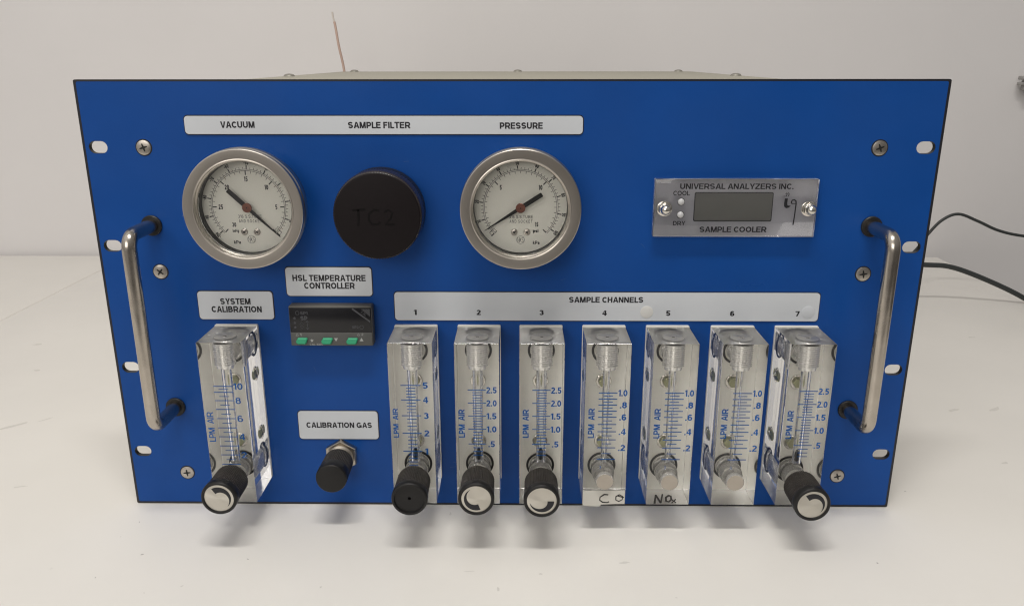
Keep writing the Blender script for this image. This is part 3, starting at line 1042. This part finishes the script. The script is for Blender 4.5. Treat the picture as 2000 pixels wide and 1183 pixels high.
def flowmeter(fx, kz, style, knob, float_kind, label):
    m = MB()
    m.box(fx - 12.7, fx + 12.7, Y_F, -2.3, Z_BOT, Z_TOP, 'acrylic', 0.12, 1)
    ki = m.mi('sawn')                            # the sawn ends are a little frosted
    for i, fc in enumerate(m.f):
        zz = [m.v[j][2] for j in fc]
        if max(zz) - min(zz) < 0.01:
            m.m[i] = ki
    yp = Y_F - 0.05
    u = lambda x: fx + x
    if style == '10':
        zs = [95.2, 91.5, 86.3, 80.8, 75.0, 69.1, 63.4, 57.5, 51.7, 45.5]
        for i, z in enumerate(zs):
            m.rect(u(-5.6), u(5.4), z - .27, z + .27, yp, 'blueink')
            if i < 9:
                z2 = (z + zs[i + 1]) / 2
                m.rect(u(-2.7), u(2.9), z2 - .21, z2 + .21, yp, 'blueink')
        for s_, i, w_ in (('10', 0, 5.4), ('8', 2, 3.0), ('6', 4, 3.2), ('4', 6, 3.3), ('2', 8, 3.2)):
            m.text(s_, u(5.9) if i == 0 else u(6.4), u(5.9) + w_ if i == 0 else u(6.4) + w_, zs[i] - 2.05, zs[i] + 1.95, yp, 'blueink', bold=0.006)
        m.text('LPM  AIR', u(-11.4), u(-7.6), 60.2, 79.2, yp, 'blueink', rot=1, bold=0.006)
    elif style == '5':
        zs = [96.2, 87.2, 77.3, 66.2, 54.6]
        for i, z in enumerate(zs):
            m.rect(u(-6.0), u(5.2), z - .29, z + .29, yp, 'blueink')
            hi = zs[i + 1] if i < 4 else z - 11.5
            for q in range(1, 5):
                z2 = z + (hi - z) * q / 5
                if z2 > 44:
                    m.rect(u(-2.9), u(2.5), z2 - .25, z2 + .25, yp, 'blueink')
            m.text(str(5 - i), u(6.7), u(6.7) + (2.9 if i < 4 else 2.0), z - 1.95, z + 1.9, yp, 'blueink', bold=0.016)
        m.text('LPM  AIR', u(-11.2), u(-8.2), 63.4, 81.9, yp, 'blueink', rot=1, bold=0.016)
    elif style == '2.5':
        zs = [93.5, 85.4, 77.3, 69.0, 59.5]
        for i, z in enumerate(zs):
            m.rect(u(-5.4), u(5.0), z - .27, z + .27, yp, 'blueink')
            hi = zs[i + 1] if i < 4 else z - 12.0
            for q in range(1, 5):
                z2 = z + (hi - z) * q / 5
                if z2 > 51:
                    m.rect(u(-2.7), u(2.9), z2 - .24, z2 + .24, yp, 'blueink')
            s_ = ('2.5', '2.0', '1.5', '1.0', '.5')[i]
            w_ = (5.9, 5.9, 5.7, 5.7, 3.8)[i]
            a = u(5.3) if i < 4 else u(6.2)
            m.text(s_, a, a + w_, z - 2.0, z + 1.85, yp, 'blueink', bold=0.016)
        m.text('LPM  AIR', u(-10.9), u(-7.4), 63.6, 81.5, yp, 'blueink', rot=1, bold=0.016)
    else:
        zs = [92.0, 84.5, 76.9, 67.7, 57.4]
        al = []
        for i, z in enumerate(zs):
            al.append(z)
            if i < 4:
                al.append((z + zs[i + 1]) / 2)
        al.append(50.0)
        for i, z in enumerate(al):
            m.rect(u(-5.0), u(5.7), z - .29, z + .29, yp, 'blueink')
            if i < len(al) - 1:
                z2 = (z + al[i + 1]) / 2
                m.rect(u(-2.2), u(3.2), z2 - .24, z2 + .24, yp, 'blueink')
        for i, s_ in enumerate(('1.0', '.8', '.6', '.4', '.2')):
            a, w_ = (u(6.2), 5.2) if i == 0 else (u(7.3), 4.1)
            m.text(s_, a, a + w_, zs[i] - 2.0, zs[i] + 1.95, yp, 'blueink', bold=0.016)
        m.text('LPM  AIR', u(-10.6), u(-7.0), 63.6, 82.4, yp, 'blueink', rot=1, bold=0.016)
        m.text('3', u(-3.4), u(-2.3), 43.6, 45.6, yp, 'blueink')
    f = m.build('flowmeter', root, smooth=30)
    f['label'] = label
    # white backing strip between block and panel
    s = MB()
    s.prism(rrect(fx - 12.9, fx + 12.9, Z_BOT - 0.1, Z_TOP + 0.7, 0.8), -2.05, -0.14, 'backing')
    s.build('back_plate', f)
    # threaded plug in the top, its slotted end showing in the upper face
    s = MB()
    py = -20.6
    prof = [(0, Z_TOP + 0.03), (0.9, Z_TOP + 0.03)]
    s.lathe([(0, Z_TOP + .05), (1.0, Z_TOP + 0.05)], (fx, py, 0), 'z', 20, 'dark', flip=True)
    s.lathe([(1.0, Z_TOP + .06), (1.7, Z_TOP + .35), (2.0, Z_TOP + .06), (6.2, Z_TOP + 0.06), (6.4, Z_TOP + 0.03), (6.4, Z_TOP - 0.25)], (fx, py, 0), 'z', 40, 'plugtop', flip=True)
    pr = []
    z = Z_TOP - 2.4
    while z > 105.5:
        pr += [(6.3, z), (6.3, z - .2), (5.2, z - .65), (5.2, z - .75)]
        z -= 1.3
    pr += [(5.2, z), (5.0, z - 1.2), (2.0, z - 1.2)]
    s.lathe(pr, (fx, py, 0), 'z', 48, 'plug', flip=True)
    s.build('threaded_plug', f, smooth=50)
    s = MB()
    s.lathe([(5.0, Z_TOP - .26), (6.4, Z_TOP - .26), (6.7, Z_TOP - 0.9), (6.4, Z_TOP - 1.7), (5.0, Z_TOP - 1.8)], (fx, py, 0), 'z', 40, 'rubber', flip=True)
    s.build('o_ring', f)
    # rear inlet and outlet: threaded stub and rubber ring against the panel
    s = MB()
    pr = [(0, -15.2), (5.4, -15.2)]
    y = -14.8
    while y < -4.4:
        pr += [(5.6, y), (5.6, y + .2), (5.2, y + .6), (5.2, y + .8)]
        y += 1.1
    pr += [(5.6, -3.9), (5.6, -2.5)]
    s.lathe(pr, (fx, 0, 110.6), 'y', 40, 'stem', flip=False)
    s.build('rear_fitting', f, smooth=50)
    for zz, r in ((110.6, 8.0), (kz, 8.6)):
        s = MB()
        s.lathe([(r - 1.4, -2.5), (r - 1.3, -3.2), (r - .7, -3.5), (r - .15, -3.2), (r, -2.5)], (fx, 0, zz), 'y', 44, 'rubber')
        s.build('o_ring', f)
    for zz in (91.5, 52.5):
        s = MB()
        s.lathe([(0, -7.0), (1.2, -7.0), (3.0, -6.8), (3.2, -6.4), (3.2, -2.5)], (fx - 0.4, 0, zz), 'y', 6, 'brass')
        s.lathe([(3.2, -3.2), (4.3, -3.2), (4.6, -2.9), (4.6, -2.5)], (fx - 0.4, 0, zz), 'y', 24, 'nickel')
        s.build('mounting_screw', f)
    # valve cartridge through the block, its turned end in front
    s = MB()
    s.lathe([(0, -34.3), (4.9, -34.3)], (fx, 0, kz), 'y', 40, 'stem_end')
    s.lathe([(4.9, -34.3), (5.25, -34.1), (5.4, -33.6), (5.45, -31.9), (5.9, -29.0), (6.2, -21), (6.5, -20.6), (7.0, -9.0), (6.6, -8.6), (6.6, -2.5)], (fx, 0, kz), 'y', 44, 'stem')
    s.build('valve_stem', f, smooth=50)
    # the bored measuring tube: an air space inside the block
    s = MB()
    rt, rb = (3.1, 2.7) if style != '1.0' else (2.1, 1.7)
    s.lathe([(0, 44.2), (rb, 44.2), (rt, 104.0), (0, 104.0)], (fx, py + 1.5, 0), 'z', 40, 'acrylic', flip=False)
    s.build('measuring_tube', f, smooth=30)
    if float_kind:
        s = MB()
        if float_kind == 'black':
            s.lathe([(0, 45.0), (1.6, 45.3), (2.2, 46.2), (2.2, 50.2), (1.6, 51.6), (0.8, 52.2), (0, 52.3)], (fx, py + 1.5, 0), 'z', 24, 'needle')
        else:
            s.lathe([(1.2 * math.sin(PI * i / 8), 46.0 - 1.2 * math.cos(PI * i / 8)) for i in range(9)], (fx, py + 1.5, 0), 'z', 16, 'nickel')
        s.build('float', f)
    if knob is not False:
        s = knob_mesh(fx, kz, knob)
        s.build('knob', f, smooth=50)
    return f


F = {}
F[0] = flowmeter(-164.4, 36.8, '10', 122, 'ball', 'clear flowmeter scaled to ten, alone below the system calibration label')
F[1] = flowmeter(-56.3, 36.8, '5', None, 'black', 'clear flowmeter scaled to five with a plain black knob')
F[2] = flowmeter(-18.5, 37.0, '2.5', 290, 'black', 'clear flowmeter with silver-faced knob below number two')
F[3] = flowmeter(18.6, 36.0, '2.5', 0, 'black', 'clear flowmeter with silver-faced knob below number three')
F[4] = flowmeter(56.2, 36.4, '1.0', False, 'ball', 'clear flowmeter without knob, CO handwritten on its foot')
F[5] = flowmeter(94.2, 36.2, '1.0', False, 'ball', 'clear flowmeter without knob, NOx handwritten on its foot')
F[6] = flowmeter(132.9, 36.2, '1.0', False, 'ball', 'clear flowmeter without knob and without handwriting')
F[7] = flowmeter(171.0, 34.6, '2.5', 128, 'black', 'clear flowmeter with silver-faced knob nearest the handle')

# handwriting on the feet of two of them
s = MB()
x0 = 56.2
s.prism([(x0 - 12.5, 19.2), (x0 - 2.2, 18.6), (x0 - 1.6, 20.0), (x0 + 12.4, 20.6), (x0 + 12.4, 29.4), (x0 - 12.5, 29.2)], -31.95, -31.87, 'tape')
yy = -32.0
s.stroke([(x0 + 2.6, 26.6), (x0 + 0.2, 26.8), (x0 - 2.2, 25.0), (x0 - 2.4, 23.0), (x0 - 0.6, 21.6), (x0 + 2.2, 21.4), (x0 + 3.2, 22.0)], 0.95, yy, 'marker', 0.3)
s.stroke([(x0 + 9.0, 26.6), (x0 + 7.2, 25.4), (x0 + 7.2, 23.2), (x0 + 9.0, 22.2), (x0 + 11.0, 23.4), (x0 + 11.2, 25.6), (x0 + 9.2, 26.7), (x0 + 7.8, 26.0), (x0 + 12.0, 24.8)], 0.7, yy, 'marker', 0.3)
s.build('tape_label', F[4])
s = MB()
yy = -31.9
x0 = 94.2
s.stroke([(x0 - 7.6, 20.8), (x0 - 7.2, 26.8)], 1.0, yy, 'marker', 0.3)
s.stroke([(x0 - 7.2, 26.6), (x0 - 3.9, 21.2)], 1.0, yy - .01, 'marker', 0.3)
s.stroke([(x0 - 3.9, 21.2), (x0 - 3.2, 27.2)], 1.0, yy, 'marker', 0.3)
s.stroke([(x0 + 0.4, 26.2), (x0 - 1.0, 25.0), (x0 - 0.8, 22.6), (x0 + 0.8, 22.0), (x0 + 2.2, 23.6), (x0 + 1.8, 25.8), (x0 + 0.2, 26.3)], 1.0, yy, 'marker', 0.3)
s.stroke([(x0 + 2.4, 23.6), (x0 + 5.2, 21.4)], 0.8, yy, 'marker', 0.3)
s.stroke([(x0 + 4.9, 23.8), (x0 + 2.6, 21.2)], 0.8, yy - .01, 'marker', 0.3)
s.build('handwriting', F[5])

# ------------------------------------------------------------------ cables and wire behind
m = MB()
m.tube(smooth_path([(207, 520, 60), (300, 520, 30), (400, 505, 14), (455, 500, 22), (482.7, 500, 49.8), (496.1, 500, 71.4), (510.6, 500, 88.9), (528.9, 500, 96.3), (553.5, 500, 87.7),
                    (579.8, 500, 76.5), (611.6, 500, 69.7), (680, 505, 62), (780, 515, 66)]), 1.75, 'cable', 12)
tag(m.build('signal_cable'), 'thin black cable arching up against the wall right of the panel', 'cable')
m = MB()
m.tube(smooth_path([(207, 480, 62), (300, 462, 56), (400, 450, 49), (471.8, 450, 46.5), (504.6, 450, 43.5), (548.4, 450, 27.7), (593.5, 450, 6.7), (640, 452, -22), (690, 470, -80), (720, 500, -180)]), 2.9, 'cable', 14)
tag(m.build('power_cable'), 'thick black cable sagging over the table edge right of the panel', 'cable')
m = MB()
wp = smooth_path([(-214, 600, 0.0), (-216, 606, 120), (-219, 614, 220), (-222.2, 620, 260.3), (-227.6, 622, 290), (-231.2, 625, 314), (-233.5, 626, 324), (-234.2, 626, 331)], 5)
m.tube(wp[:-8], 1.55, 'copper', 10)
m.tube(wp[-9:], 1.15, 'insul', 10)
tag(m.build('copper_wire'), 'thin copper-coloured wire standing up behind the enclosure', 'wire')
m = MB()
m.box(689, 706, 676, 692, 232, 246, 'grey', 2.0, 2)
m.box(683, 689, 678, 690, 246, 251, 'grey', 1.2, 2)
m.box(682.5, 688.9, 680, 690, 239, 243, 'grey', 1.0, 2)
tag(m.build('wall_clip'), 'small grey clip on the wall at the far right edge', 'clip')
